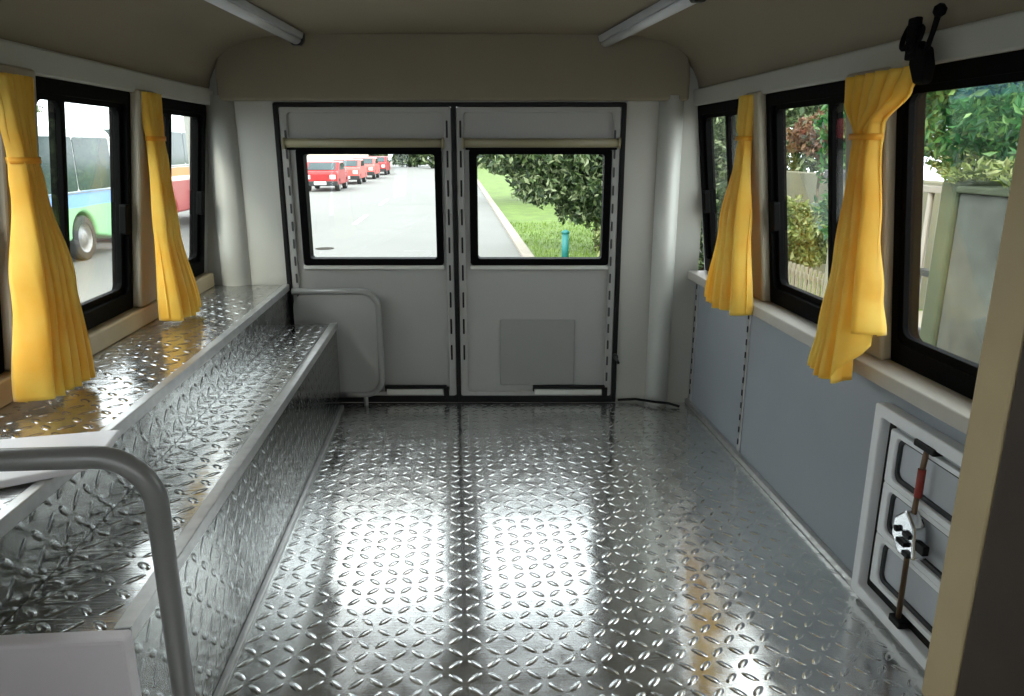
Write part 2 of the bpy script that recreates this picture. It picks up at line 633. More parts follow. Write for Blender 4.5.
# lower wall edge strip against the floor
b = MB()
b.box((1.022, -1.1, 0), (1.04, 3.08, .022))
b.build('baseboard_right', M['alu'], kind='structure', bevel=.003)


# seams with a pinched edging strip on the right lower wall
def seam(y, name):
    t = thing(name, (1.04, y, 0), kind='structure')
    bb = MB()
    bb.box((1.034, y - .012, .02), (1.04, y + .012, .57))
    bb.build('strip', M['alu'], t, bevel=.002)
    bb = MB()
    for k in range(11):
        z = .05 + k * .048
        bb.box((1.032, y - .002, z), (1.036, y + .006, z + .022))
    bb.build('slots', M['black'], t)


seam(2.47, 'trim_20')
seam(3.05, 'trim_21')

# ------------------------------------------------------------------ side windows
wn = [1]


def side_window(mp, y0, y1, div, latch=True):
    s = wn[0]
    wn[0] += 1
    t = thing('window_%d' % s, mp((y0 + y1) / 2, WZ0, 0), kind='structure')
    bb = MB()
    fo, fi = rrect(y0 - .004, y1 + .004, WZ0 - .004, WZ1 + .003, .004), rrect(y0 + .02, y1 - .02, WZ0 + .05, WZ1 - .034, .03)
    bb.ring(fo, fi, -.045, .010, mp)
    bb.build('window_frame', M['frame'], t, bevel=.003)
    panes = [(y0 + .016, div + .012, -.001), (div - .012, y1 - .016, -.015)] if div else [(y0 + .012, y1 - .012, -.004)]
    for a, c, w in panes:
        bb = MB()
        z0, z1 = WZ0 + .046, WZ1 - .03
        bb.ring(rrect(a, c, z0, z1, .01), rrect(a + .022, c - .022, z0 + .022, z1 - .02, .024), w - .009, w + .009, mp)
        sa = bb.build('sash', M['frame'], t, bevel=.002)
        bb = MB()
        bb.box((a + .02, z0 + .015, w - .002), (c - .02, z1 - .015, w + .002), mp)
        bb.build('pane', M['glass'], sa)
    if div and latch:
        bb = MB()
        bb.prism(rrect(y1 - .055, y1 - .020, .855, .95, .008), -.006, .016, mp)
        bb.build('latch', M['plastic'], t, bevel=.003)
    return t


for (y0, y1), d in zip(RWIN, (2.77, 1.99, None)):
    side_window(RW, y0, y1, d)
for (y0, y1), d in zip(LWIN, (2.80, 2.06, 1.42, None)):
    side_window(LW, y0, y1, d)

# ------------------------------------------------------------------ rear doors
def rear_door(name, u0, u1, wu0, wu1, hinge):
    t = thing(name, BW((u0 + u1) / 2, 0, 0), kind='structure')
    wv0, wv1 = .632, 1.112
    bb = MB()
    bb.grid_panel([u0, u1], [.03, 1.283], [(wu0, wu1, wv0, wv1)], -.05, -.008, BW)
    bb.build('door_panel', M['door'], t, bevel=.004)
    # pressed frame around the edge of the leaf
    bb = MB()
    bb.ring(rrect(u0, u1, .03, 1.283, .01), rrect(u0 + .03, u1 - .03, .05, 1.262, .02), -.008, .006, BW)
    bb.build('edge_frame', M['door'], t, bevel=.003)
    bb = MB()
    bb.ring(rrect(wu0 - .004, wu1 + .004, wv0 - .004, wv1 + .004, .012), rrect(wu0 + .028, wu1 - .026, wv0 + .024, wv1 - .018, .012), -.055, .004, BW)
    fr = bb.build('window_frame', M['frame'], t, bevel=.003)
    bb = MB()
    bb.box((wu0 + .015, wv0 + .012, -.032), (wu1 - .015, wv1 - .01, -.028), BW)
    bb.build('pane', M['glass'], fr)
    # light ledge below the window
    bb = MB()
    bb.box((wu0 - .005, wv0 - .022, -.008), (wu1 + .005, wv0 - .006, .006), BW)
    bb.build('window_ledge', M['column'], t, bevel=.003)
    # pinched edging strip on the hinge side
    uu = u0 + .022 if hinge < 0 else u1 - .022
    bb = MB()
    for k in range(15):
        v = .10 + k * .075
        bb.prism(rrect(uu - .004, uu + .004, v, v + .042, .004, 3), .004, .008, BW)
    bb.build('edging_clips', M['dark'], t)
    return t


d1 = rear_door('door_1', DU0 + .018, -.014, -.664, -.062, -1)
d2 = rear_door('door_2', .006, DU1 - .018, .062, .652, 1)
# second strip of clips and bolts of the central joint
for t, uu in ((d1, -.032), (d2, .024)):
    b = MB()
    for k in range(9):
        v = .2 + k * .12
        b.prism(rrect(uu - .004, uu + .004, v, v + .07, .004, 3), .004, .008, BW)
    b.build('edging_clips', M['black'], t)
# rubber seal around and between the leaves
b = MB()
b.box((DU0 - .004, .0, -.03), (DU0 + .016, DV1, .012), BW)
b.box((DU1 - .016, .0, -.03), (DU1 + .004, DV1, .012), BW)
b.box((DU0, DV1 - .014, -.03), (DU1, DV1 + .003, .012), BW)
b.box((-.014, .0, -.03), (.006, DV1, .012), BW)
b.box((DU0, -.002, -.03), (DU1, .028, .008), BW)
b.build('trim_22', M['black'], kind='structure', bevel=.004)
# repair patch, fasteners
b = MB()
b.prism(rrect(.184, .519, .08, .383, .006), -.008, -.002, BW)
b.build('patch_panel', M['doord'], d2, bevel=.002)
b = MB()
b.tube([BW(.70, .22, .008), BW(.70, .22, .03)], .012, 12)
b.tube([BW(.70, .22, .026), BW(.715, .19, .03)], .006, 8)
b.build('door_latch', M['dark'], d2)


# step handles low on each leaf: black slot with a pale bar below
def step(t, u0, u1, side):
    bb = MB()
    bb.box((u0, .064, -.008), (u1, .078, .012), BW)
    e = u1 if side > 0 else u0
    bb.box((e - .012, .03, -.008), (e + .012, .07, .012), BW)
    bb.box((u0, .03, -.008), (u0 + .006, .07, .004), BW)
    bb.build('slot', M['black'], t, bevel=.002)
    bb = MB()
    bb.box((u0 + .008, .036, -.006), (u1 - .014, .062, .01), BW)
    bb.build('step_bar', M['column'], t, bevel=.004)


step(d2, .333, .66, 1)
step(d1, -.34, -.06, 1)
# black cable in the far right corner
b = MB()
b.tube([BW(.72, .012, .012), BW(.80, .016, .012), BW(.88, .02, .062), BW(.94, .016, .07), BW(.985, .008, .09)], .006, 8)
tag(b.build('cable', M['black'], origin=BW(.72, 0, .01)), 'thin black cable along the foot of the rear right corner column', 'cable')


# roller blinds above the rear windows
def blind(u0, u1, lab):
    t = thing('roller_blind', BW((u0 + u1) / 2, 1.13, 0), lab, 'blind', 'roller blinds above the rear door windows')
    bb = MB()
    bb.prism(rrect(.004, .042, 1.122, 1.158, .014), u0, u1, lambda a, c, h: BW(h, c, a), True)
    bb.build('cassette', M['blind'], t)
    bb = MB()
    bb.box((u0 + .005, 1.112, .008), (u1 - .005, 1.121, .03), BW)
    bb.build('pull_bar', M['frame'], t, bevel=.002)
    for e0, e1 in ((u0 - .008, u0), (u1, u1 + .008)):
        bb = MB()
        bb.prism(rrect(.0, .046, 1.116, 1.162, .014), e0, e1, lambda a, c, h: BW(h, c, a))
        bb.build('end_cap', M['blind'], t, bevel=.002)


blind(-.700, -.052, 'khaki roller blind above the left rear door window')
blind(.04, .678, 'khaki roller blind above the right rear door window')

# ------------------------------------------------------------------ tread plate benches on the left
UX, UZ = -.735, .545
t = thing('storage_bench', (-.9, 2, 0), 'high silver tread plate bench running under the left windows', 'bench')
b = MB()
b.prism([(-1.095, -.2), (UX, -.2), (UX, 3.205), (-1.095, 3.235)], UZ - .02, UZ, ident)
b.build('seat_plate', M['top'], t)
b = MB()
b.box((UX - .02, -.2, 0), (UX, 3.205, UZ - .02))
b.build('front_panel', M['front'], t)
b = MB()
b.box((UX - .02, -.2, UZ), (UX + .003, 3.2, UZ + .004))
b.box((UX, -.2, UZ - .024), (UX + .004, 3.2, UZ + .004))
b.build('edge_trim', M['alu'], t, bevel=.002)

LX, LZ = -.53, .385
t = thing('step_bench', (-.63, 2, 0), 'low silver tread plate bench along the foot of the higher one', 'bench')
b = MB()
b.box((UX + .001, 1.04, LZ - .02), (LX, 3.13, LZ))
b.build('seat_plate', M['top'], t)
b = MB()
b.box((LX - .02, 1.04, 0), (LX, 3.13, LZ - .02))
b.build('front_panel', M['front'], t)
b = MB()
b.box((UX + .001, 3.115, 0), (LX - .02, 3.13, LZ - .02))
b.build('end_panel', M['alu'], t)
b = MB()
b.box((LX - .024, 1.04, LZ), (LX + .004, 3.13, LZ + .004))
b.box((LX, 1.04, LZ - .024), (LX + .004, 3.13, LZ + .004))
b.build('edge_trim', M['alu'], t, bevel=.002)
b = MB()
b.box((LX, 1.04, 0), (LX + .012, 3.13, .012))
b.build('foot_trim', M['alu'], t, bevel=.002)
b = MB()
b.box((UX + .001, 1.008, 0), (LX + .006, 1.04, LZ + .003))
e = b.build('bench_end_board', M['lilac'], bevel=.006)
tag(e, 'off white board closing the near end of the low bench', 'board')

# white board lying over the bench edge
b = MB()
P = [(-1.02, 1.30), (-.86, 1.185), (-.70, 1.27), (-.672, 1.30), (-.695, 1.455), (-1.02, 1.40)]
b.prism(P, UZ + .0045, UZ + .020, ident)
tag(b.build('white_sheet', M['white'], bevel=.004, origin=(-.8, 1.3, UZ)), 'white flat board lying on the near end of the high bench', 'board')

# ------------------------------------------------------------------ tube rails
t = thing('handrail', (-.42, .95, 0), 'grey bent tube handrail at the near left corner', 'handrail')
pts = [(-1.0, .95, .718), (-.6, .95, .718)]
r = .075
for k in range(9):
    a = PI / 2 * k / 8
    pts.append((-.42 - r + r * math.sin(a), .95, .718 - r + r * math.cos(a)))
pts += [(-.42, .95, .4), (-.42, .95, .006)]
b = MB()
b.tube(pts, .0155, 16)
b.build('tube', M['tube'], t)
b = MB()
b.tube([(-.42, .95, 0), (-.42, .95, .008)], .034, 20)
b.build('foot_flange', M['tube'], t)
b = MB()
b.box((-1.07, .925, .66), (-1.0, .975, .76))
b.build('wall_bracket', M['tube'], t, bevel=.006)

# guard with rounded tube frame at the end of the benches
t = thing('bench_guard', BW(-.55, 0, .06), 'grey rounded tube guard in front of the left rear door', 'guard rail')
G = .045
pts = [BW(-.715, .52, G), BW(-.45, .52, G)]
for k in range(1, 8):
    a = PI / 2 * k / 8
    pts.append(BW(-.42 + .075 * math.sin(a), .445 + .075 * math.cos(a), G))
pts += [BW(-.345, .40, G), BW(-.345, .14, G)]
for k in range(1, 8):
    a = PI / 2 * k / 8
    pts.append(BW(-.42 + .075 * math.cos(a), .125 - .075 * math.sin(a), G))
pts += [BW(-.44, .05, G), BW(-.55, .05, G)]
b = MB()
b.tube(pts, .014, 12)
b.build('tube_frame', M['tube'], t)
b = MB()
b.prism(rrect(-.715, -.352, .052, .512, .06), G - .006, G + .004, BW)
b.build('infill_panel', M['door'], t, bevel=.002)
for v in (.2, .4):
    b = MB()
    b.tube([BW(-.50, v, G), BW(-.50, v, -.006)], .008, 8)
    b.build('mounting_pin', M['tube'], t)
b = MB()
b.tube([BW(-.42, .05, G), BW(-.42, .0, G)], .01, 10)
b.build('foot', M['tube'], t)

# ------------------------------------------------------------------ hatch low on the right wall
t = thing('wall_hatch', (1.04, 1.47, .02), 'white framed wall hatch with latch rods low on the right wall', 'hatch')
HS = lambda u, v, w: (1.04 - w, u, v)
y0, y1, z0, z1 = 1.16, 1.603, .012, .527
b = MB()
b.ring(rrect(y0, y1, z0, z1, .008), rrect(y0 + .03, y1 - .03, z0 + .03, z1 - .03, .006), .001, .034, HS)
b.build('outer_frame', M['hatch'], t, bevel=.004)
b = MB()
b.prism(rrect(y0 + .028, y1 - .028, z0 + .028, z1 - .028, .006), .001, .005, HS)
b.build('back_panel', M['hatchb'], t)
b = MB()
b.ring(rrect(y0 + .028, y1 - .028, z0 + .028, z1 - .028, .006), rrect(y0 + .05, y1 - .05, z0 + .05, z1 - .044, .008), .005, .009, HS)
b.build('gasket', M['black'], t)
for k in range(3):
    v0 = z0 + .058 + k * .136
    b = MB()
    b.ring(rrect(y0 + .052, y1 - .052, v0, v0 + .136, .004), rrect(y0 + .075, y1 - .078, v0 + .016, v0 + .122, .02), .005, .02, HS)
    b.build('pressed_rib', M['hatch'], t, bevel=.005, seg=3)
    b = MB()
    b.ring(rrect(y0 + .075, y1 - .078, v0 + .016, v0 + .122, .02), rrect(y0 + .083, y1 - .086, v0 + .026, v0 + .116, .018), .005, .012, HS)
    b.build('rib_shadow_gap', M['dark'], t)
yr = 1.405
b = MB()
b.tube([HS(yr - .006, z1 - .035, .03), HS(yr, z1 - .09, .03), HS(yr, .3, .034), HS(yr, z0 + .04, .03)], .006, 10)
b.build('rod', M['bronze'], t)
b = MB()
b.tube([HS(yr, z1 - .088, .03), HS(yr, z1 - .155, .03)], .0085, 10)
b.build('sleeve', M['red'], t)
b = MB()
b.box((yr - .04, z1 - .042, .014), (yr + .03, z1 - .026, .04), HS)
b.build('rod_guide', M['black'], t, bevel=.003)
b = MB()
b.box((yr - .022, z0 + .034, .01), (yr + .02, z0 + .052, .042), HS)
b.build('rod_guide', M['black'], t, bevel=.003)
b = MB()
b.prism([(yr - .044, .238), (yr + .012, .226), (yr + .046, .262), (yr + .042, .305), (yr + .005, .34), (yr - .03, .312)], .018, .05, HS)
lt = b.build('latch_body', M['chrome'], t, bevel=.006)
b = MB()
b.box((yr - .03, .282, .05), (yr - .004, .294, .058), HS)
b.box((yr - .02, .258, .05), (yr + .012, .270, .06), HS)
b.box((yr - .034, .238, .05), (yr - .012, .250, .058), HS)
b.tube([HS(yr + .02, .285, .05), HS(yr + .02, .285, .058)], .008, 10)
b.box((yr - .065, .262, .03), (yr - .034, .285, .045), HS)
b.build('latch_keys', M['black'], lt, bevel=.002)

# ------------------------------------------------------------------ tan post at the right, near the cab
b = MB()
b.box((.965, 1.145, 0), (1.16, 1.238, 1.36))
b.build('trim_30', M['tan'], kind='structure', bevel=.006)

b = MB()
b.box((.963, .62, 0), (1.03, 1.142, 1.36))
b.build('trim_31', M['brown'], kind='structure', bevel=.006)  # added panel, dark in place of the shade on the post's cab side

# ------------------------------------------------------------------ ceiling lamps
def lamp(sx, lab):
    a, e = Vector((sx * .655, 2.35, 1.528)), Vector((sx * .603, 3.10, 1.528))
    a = e + (a - e) * 1.3
    t = thing('ceiling_lamp', (a + e) / 2, lab, 'lamp', 'strip lamps on the ceiling')
    dr = (e - a).normalized()
    sd = Vector((dr.y, -dr.x, 0))

    def mp(u, v, w):
        p = a + dr * w + sd * u
        return (p.x, p.y, p.z + v)
    L = (e - a).length
    bb = MB()
    bb.prism([(-.032, .020), (-.026, -.002), (.026, -.002), (.032, .020)], 0, L, mp)
    bb.build('housing', M['lampm'], t, bevel=.003)
    bb = MB()
    P = [(.021 * math.cos(PI + PI * k / 10), -.004 + .018 * math.sin(PI + PI * k / 10)) for k in range(11)]
    bb.prism(P, .02, L - .02, mp, True)
    bb.build('diffuser', M['lampd'], t)
    for w0, w1 in ((-.006, .018), (L - .018, L + .006)):
        bb = MB()
        bb.prism([(-.033, .020), (-.028, -.010), (-.016, -.024), (.016, -.024), (.028, -.010), (.033, .020)], w0, w1, mp)
        bb.build('end_cap', M['dark'], t, bevel=.003)


lamp(-1, 'grey strip lamp on the left side of the ceiling')
lamp(1, 'grey strip lamp on the right side of the ceiling')

# ------------------------------------------------------------------ black hanger at the right window head
t = thing('strap_hanger', (.95, 1.520, 1.30), 'black strap hanger fixed above the right front window', 'hanger')
b = MB()
b.prism([(1.49, 1.245), (1.525, 1.245), (1.548, 1.285), (1.55, 1.318), (1.50, 1.318), (1.485, 1.28)], .938, .962, lambda u, v, w: (w, u, v))
b.build('bracket', M['plastic'], t, bevel=.008, seg=3)
for (cy, cz, ry, rz) in ((1.568, 1.345, .016, .026), (1.542, 1.335, .014, .024)):
    b = MB()
    b.tube([(.945 + .008 * math.sin(a), cy + ry * math.cos(a), cz + rz * math.sin(a)) for a in [2 * PI * k / 18 for k in range(18)]], .0055, 8, closed=True)
    b.build('loop', M['plastic'], t)
b = MB()
b.box((.938, 1.538, 1.312), (.954, 1.568, 1.378))
b.box((.936, 1.522, 1.295), (.958, 1.562, 1.33))
b.build('strap', M['plastic'], t, bevel=.004)
b = MB()
b.tube([(.945, 1.505, 1.30), (.943, 1.485, 1.338), (.94, 1.470, 1.370)], [.006, .005, .006], 10)
b.tube([(.94, 1.472, 1.366), (.94, 1.469, 1.372), (.94, 1.465, 1.382), (.94, 1.462, 1.388)], [.006, .012, .012, .005], 12)
b.build('stalk', M['plastic'], t)


# ------------------------------------------------------------------ curtains
def interp(st, v):
    for (va, *A), (vb, *B) in zip(st, st[1:]):
        if v <= vb:
            t = (v - va) / (vb - va)
            t = t * t * (3 - 2 * t)
            return [p + (q - p) * t for p, q in zip(A, B)]
    return list(st[-1][1:])


def curtain(s, st, zt, N, lab, hem=None, tie_v=None, seed=0, xoff=0.):
    """st: stations (v, near y, far y, inboard X, fold depth); v = 0 at the head, 1 at the hem"""
    rnd = random.Random(seed)
    zb = .548
    t = thing('curtain', (s * .96, (st[0][1] + st[0][2]) / 2, zt), lab, 'curtain', 'yellow tied curtains')
    nu, nv = N * 12, 70
    ph = [rnd.uniform(-.35, .35) for _ in range(N + 1)]
    am = [rnd.uniform(.7, 1.25) for _ in range(N + 1)]
    bb = MB()
    vs = []
    for j in range(nv + 1):
        v = j / nv
        for i in range(nu + 1):
            q = i / nu
            h = hem(q) if hem else zb
            z = zt + (h - zt) * v
            ya, yb, X, A = interp(st, v)
            k = min(int(q * N), N - 1)
            lt_ = q * N - k
            amp = am[k] * (1 - lt_) + am[k + 1] * lt_
            phs = ph[k] * (1 - lt_) + ph[k + 1] * lt_
            ang = 2 * PI * q * N + phs + .5 * math.sin(3 * v + seed)
            w = A * amp * (math.sin(ang) + .28 * math.sin(2 * ang + 1 + 2 * v))
            yy = ya + (yb - ya) * q + .25 * (yb - ya) / N * math.sin(ang * 1.0 + 1.2)
            bow = A * .9 * math.sin(PI * q)
            vs.append((s * (X + xoff - bow + w), yy, z + .004 * math.sin(ang * .5 + seed) * (v ** 6)))
    fs = [(j * (nu + 1) + i, j * (nu + 1) + i + 1, (j + 1) * (nu + 1) + i + 1, (j + 1) * (nu + 1) + i) for j in range(nv) for i in range(nu)]
    bb.add(vs, fs, True)
    o = bb.build('cloth', M['curtain'], t, fix=False)
    sd = o.modifiers.new('solid', 'SOLIDIFY')
    sd.thickness = .002
    if tie_v:
        ya, yb, X, A = interp(st, tie_v)
        z = zt + (zb - zt) * tie_v
        bb = MB()
        cyy, hy, hx = (ya + yb) / 2, abs(yb - ya) / 2 + .003, A * 1.8 + .006
        ringp = [(s * (X + xoff - A * .5 + hx * math.cos(a)), cyy + hy * math.sin(a)) for a in [2 * PI * k / 28 for k in range(28)]]
        n = len(ringp)
        vv = [(x, y, z + dz) for dz in (-.007, .007) for x, y in ringp] + [(x + (s * (X + xoff) - x) * .12, y + (cyy - y) * .12, z + dz) for dz in (-.007, .007) for x, y in ringp]
        ff = []
        for i in range(n):
            j = (i + 1) % n
            ff += [(i, j, n + j, n + i), (2 * n + i, 2 * n + j, 3 * n + j, 3 * n + i), (i, j, 2 * n + j, 2 * n + i), (n + i, n + j, 3 * n + j, 3 * n + i)]
        bb.add(vv, ff, True)
        bb.build('tieback', M['tie'], t)
    return t


# right, far
curtain(1, [(0, 2.44, 2.55, .975, .010), (.14, 2.445, 2.545, .972, .010), (.19, 2.45, 2.52, .975, .012), (.26, 2.44, 2.53, .974, .013), (.6, 2.40, 2.60, .974, .026), (1, 2.34, 2.69, .972, .033)],
        1.288, 6, 'yellow tied curtain beside the far right window', hem=lambda q: .572, tie_v=.185, seed=2)
# right, near
curtain(1, [(0, 1.525, 1.825, .965, .012), (.08, 1.56, 1.82, .965, .012), (.19, 1.66, 1.755, .966, .015), (.26, 1.66, 1.755, .966, .016), (.6, 1.63, 1.775, .966, .020), (.85, 1.60, 1.80, .966, .028), (1, 1.57, 1.82, .962, .033)],
        1.285, 6, 'yellow tied curtain beneath the black hanger', hem=lambda q: .70 - .135 * min(1, max(0, (q - .18) / .1)), tie_v=.19, seed=5)
# left, far
curtain(-1, [(0, 2.48, 2.62, .975, .010), (.13, 2.485, 2.61, .975, .010), (.20, 2.495, 2.595, .975, .012), (.30, 2.49, 2.60, .973, .013), (.6, 2.46, 2.60, .970, .018), (1, 2.43, 2.66, .964, .032)],
        1.29, 6, 'yellow tied curtain standing before the far left pillar', hem=lambda q: .566, tie_v=.19, seed=8)
# left, near
curtain(-1, [(0, 1.72, 1.855, .975, .013), (.15, 1.725, 1.82, .972, .014), (.24, 1.73, 1.795, .97, .015), (.34, 1.72, 1.80, .968, .017), (.65, 1.67, 1.84, .965, .028), (1, 1.62, 1.855, .962, .033)],
        1.275, 7, 'yellow tied curtain nearest the camera on the left', hem=lambda q: .572, tie_v=.25, seed=11)

# ------------------------------------------------------------------ outside: ground
GZ = -1.0
b = MB()
b.box((-60, -10, GZ - .1), (1.3, 140, GZ))
b.build('road', M['road'], kind='structure')
b = MB()
b.box((1.3, -10, GZ - .1), (1.52, 140, GZ + .07))
b.build('kerb', M['kerb'], kind='structure', bevel=.02)
b = MB()
b.box((1.52, 9.0, GZ - .1), (30, 140, GZ + .03))
b.build('lawn', M['lawn'], kind='structure')
b = MB()
b.box((1.52, -10, GZ - .1), (30, 9.0, GZ + .045))
b.build('pavement', M['pave'], kind='structure')
rng = np.random.default_rng(3)


def quads_object(name, P, parent=None, m=None):
    """P: (n,4,3) world quads"""
    n = len(P)
    L = np.array(parent['_o']) if parent is not None else np.zeros(3)
    me = bpy.data.meshes.new(name)
    me.from_pydata((P.reshape(-1, 3) - L).tolist(), [], np.arange(4 * n).reshape(n, 4).tolist())
    me.materials.append(m)
    o = bpy.data.objects.new(name, me)
    C.objects.link(o)
    if parent is not None:
        o.parent = parent
        o['_o'] = tuple(L)
    return o


def leaves(centres, size, asp=.45):
    n = len(centres)
    d = rng.normal(size=(n, 3))
    d[:, 2] -= .35
    d /= np.linalg.norm(d, axis=1, keepdims=True)
    e = rng.normal(size=(n, 3))
    e -= d * (e * d).sum(1, keepdims=True)
    e /= np.linalg.norm(e, axis=1, keepdims=True)
    nrm = np.cross(d, e)
    s = size * rng.uniform(.6, 1.3, (n, 1))
    return np.stack([centres - d * s * .5, centres + e * s * asp * .5 + nrm * s * .1, centres + d * s * .5, centres - e * s * asp * .5 + nrm * s * .1], 1)


n = 9000
g = np.stack([rng.uniform(1.55, 6, n), 9.2 + 12 * rng.uniform(0, 1, n) ** 1.4, np.full(n, GZ + .03)], 1)
h = rng.uniform(.03, .09, (n, 1))
a = rng.uniform(0, 2 * PI, n)
wd = np.stack([np.cos(a), np.sin(a), 0 * a], 1) * .012
ln = np.stack([rng.normal(0, .02, n), rng.normal(0, .02, n), h[:, 0]], 1)
go = quads_object('grass', np.stack([g - wd, g + wd, g + ln + wd * .2, g + ln - wd * .2], 1), None, M['grass'])
tag(go, 'short green grass on the verge beyond the right rear window', 'grass', kind='stuff')


def plant(name, base, top, blobs, count, size, m, lab, cat, group=None, trunk_r=.06):
    """trunk with limbs to each leaf mass; blobs: (centre, radii)"""
    t = thing(name, base, lab, cat, group)
    bb = MB()
    B, T = Vector(base), Vector(top)
    bb.tube([B - Vector((0, 0, .05)), B + (T - B) * .4 + Vector((.03, .02, 0)), T], [trunk_r * 1.2, trunk_r, trunk_r * .6], 9)
    for c, r in blobs:
        c = Vector(c)
        bb.tube([B + (T - B) * .8, (T + c) / 2 + Vector((0, 0, .05)), c + Vector((0, 0, r[2] * .4))], [trunk_r * .6, trunk_r * .4, trunk_r * .15], 7)
    bb.build('trunk', M['bark'], t)
    vol = np.array([r[0] * r[1] * r[2] for c, r in blobs])
    P = []
    for (c, r), k in zip(blobs, (count * vol / vol.sum()).astype(int)):
        q = rng.normal(size=(k, 3))
        q /= np.linalg.norm(q, axis=1, keepdims=True)
        lump = 1 + .18 * np.sin(q[:, 0] * 7 + c[0]) * np.sin(q[:, 1] * 6 + c[1]) + .12 * np.sin(q[:, 2] * 9)
        q *= (rng.uniform(0, 1, (k, 1)) ** .36) * lump[:, None]
        P.append(np.array(c) + q * np.array(r))
    quads_object('foliage', leaves(np.concatenate(P), size), t, m)
    return t


# right rear window: tree hanging over the verge
plant('broad_tree', (3.0, 15.2, GZ), (2.9, 15.2, .5), [((2.35, 15.2, .85), (1.15, .9, 1.05)), ((2.95, 15.2, .2), (.9, .85, .75)), ((1.25, 15.6, 1.15), (.75, .8, .6)), ((3.0, 15.2, 1.5), (1.1, .9, .8)), ((2.0, 15.4, 1.7), (1.2, .9, .6)), ((1.05, 15.7, .95), (.5, .5, .4)), ((1.75, 15.3, .45), (.6, .6, .5))],
      24000, .17, M['leaf'], 'broad tree overhanging the grass verge beyond the right rear window', 'tree', None, .1)
plant('shrub', (2.75, 12.4, GZ), (2.75, 12.4, -.5), [((2.75, 12.4, -.4), (.36, .4, .42))], 1400, .15, M['leafy'], 'low leafy shrub at the right edge of the right rear window', 'shrub', None, .03)
plant('verge_tree', (3.6, 30, GZ), (3.6, 30, 1.4), [((3.6, 30, 1.8), (2.6, 2.2, 2.2)), ((2.0, 31, 2.6), (1.6, 1.6, 1.2))], 4500, .4, M['leafy'], 'pale green tree further along the verge behind the broad tree', 'tree', None, .12)
b = MB()
b.tube([(1.95, 13.1, GZ), (1.95, 13.1, -.36)], .065, 14)
tp = thing('bollard', (1.95, 13.1, GZ), 'teal post standing on the grass under the tree', 'post')
b.build('post', M['teal'], tp)
b = MB()
b.tube([(1.95, 13.1, -.36), (1.95, 13.1, -.33), (1.95, 13.1, -.30)], [.075, .075, .03], 14)
b.build('cap', M['teal'], tp)

# through the right side windows
plant('dense_tree', (4.1, 12.0, GZ), (4.1, 12.0, .5), [((4.1, 12.0, 1.0), (.85, .9, 1.4)), ((4.1, 12.0, -.2), (.75, .8, .7))], 14000, .12, M['leaf'], 'dense tree seen through the far right window', 'tree', None, .08)
plant('rusty_tree', (5.5, 11.0, GZ), (5.5, 11.0, .9), [((5.5, 11.0, 1.28), (.48, .5, .3)), ((5.7, 10.9, 1.12), (.28, .4, .2))], 3000, .12, M['rust'], 'tree with rust brown foliage beyond the middle right window', 'tree', None, .028)
plant('roadside_tree', (7.6, 14.2, GZ), (7.6, 14.2, 1.4), [((7.4, 14.4, 2.3), (1.9, 1.6, 1.0)), ((8.0, 15.4, 1.4), (1.3, 1.3, 1.0)), ((6.75, 14.7, 1.3), (1.0, .9, 1.0))], 9000, .17, M['leaf'], 'dark green tree behind the rust brown one', 'tree', None, .1)
plant('hedge_bush', (4.5, 9.4, GZ), (4.5, 9.4, -.2), [((4.5, 9.4, .0), (.55, .6, .42)), ((4.75, 8.7, .05), (.3, .3, .3))], 7000, .1, M['leafy'], 'yellow green bush behind the fence in the middle right window', 'bush', None, .04)
plant('leafy_tree', (3.85, 6.75, GZ), (3.85, 6.75, .8), [((3.85, 6.75, 1.25), (.42, .5, .7)), ((3.75, 6.8, .55), (.28, .3, .4))], 7000, .09, M['leafb'], 'bright green tree behind the near right curtain', 'tree', None, .05)
plant('drooping_tree', (4.3, 5.2, GZ), (4.2, 5.1, 1.2), [((3.9, 4.9, 1.62), (.95, 1.1, .7)), ((3.9, 4.2, 1.3), (.6, .8, .42)), ((4.3, 5.6, 1.45), (.6, .75, .42)), ((3.9, 3.9, 1.08), (.4, .9, .26))], 22000, .085, M['leafb'], 'bright green tree drooping over the concrete wall at right', 'tree', None, .07)
plant('hazel_tree', (7.2, 9.5, GZ), (7.2, 9.5, .5), [((7.2, 9.5, 1.1), (.85, .9, .5))], 4500, .13, M['leafy'], 'yellow green tree peeping over the concrete wall at right', 'tree', None, .05)
# concrete boundary wall by the gate
t = thing('boundary_wall', (3.1, 3.4, GZ), 'weathered concrete wall outside the near right window', 'wall')
b = MB()
b.box((3.0, 4.27, GZ), (3.32, 4.42, .93))
b.build('end_pier', M['moss'], t, bevel=.02)
b = MB()
b.box((3.02, 3.66, GZ), (3.28, 4.265, .86))
b.build('panel', M['concrete'], t, bevel=.015)
b = MB()
b.box((3.02, 1.4, GZ), (3.28, 3.645, .86))
b.build('panel', M['concrete'], t, bevel=.015)
b = MB()
b.box((2.99, 1.4, .862), (3.31, 4.26, .90))
b.build('coping', M['moss'], t, bevel=.01)


q = rng.uniform(0, 1, (900, 3))
cr = np.stack([2.96 + .36 * q[:, 0], 2.6 + 1.8 * q[:, 1], 1.0 - .02 * q[:, 2] + .05 * np.sin(q[:, 1] * 25)], 1)
tag(quads_object('creeper', leaves(cr, .07), None, M['leafy']), 'fringe of creeper leaves along the top of the concrete wall', 'creeper')
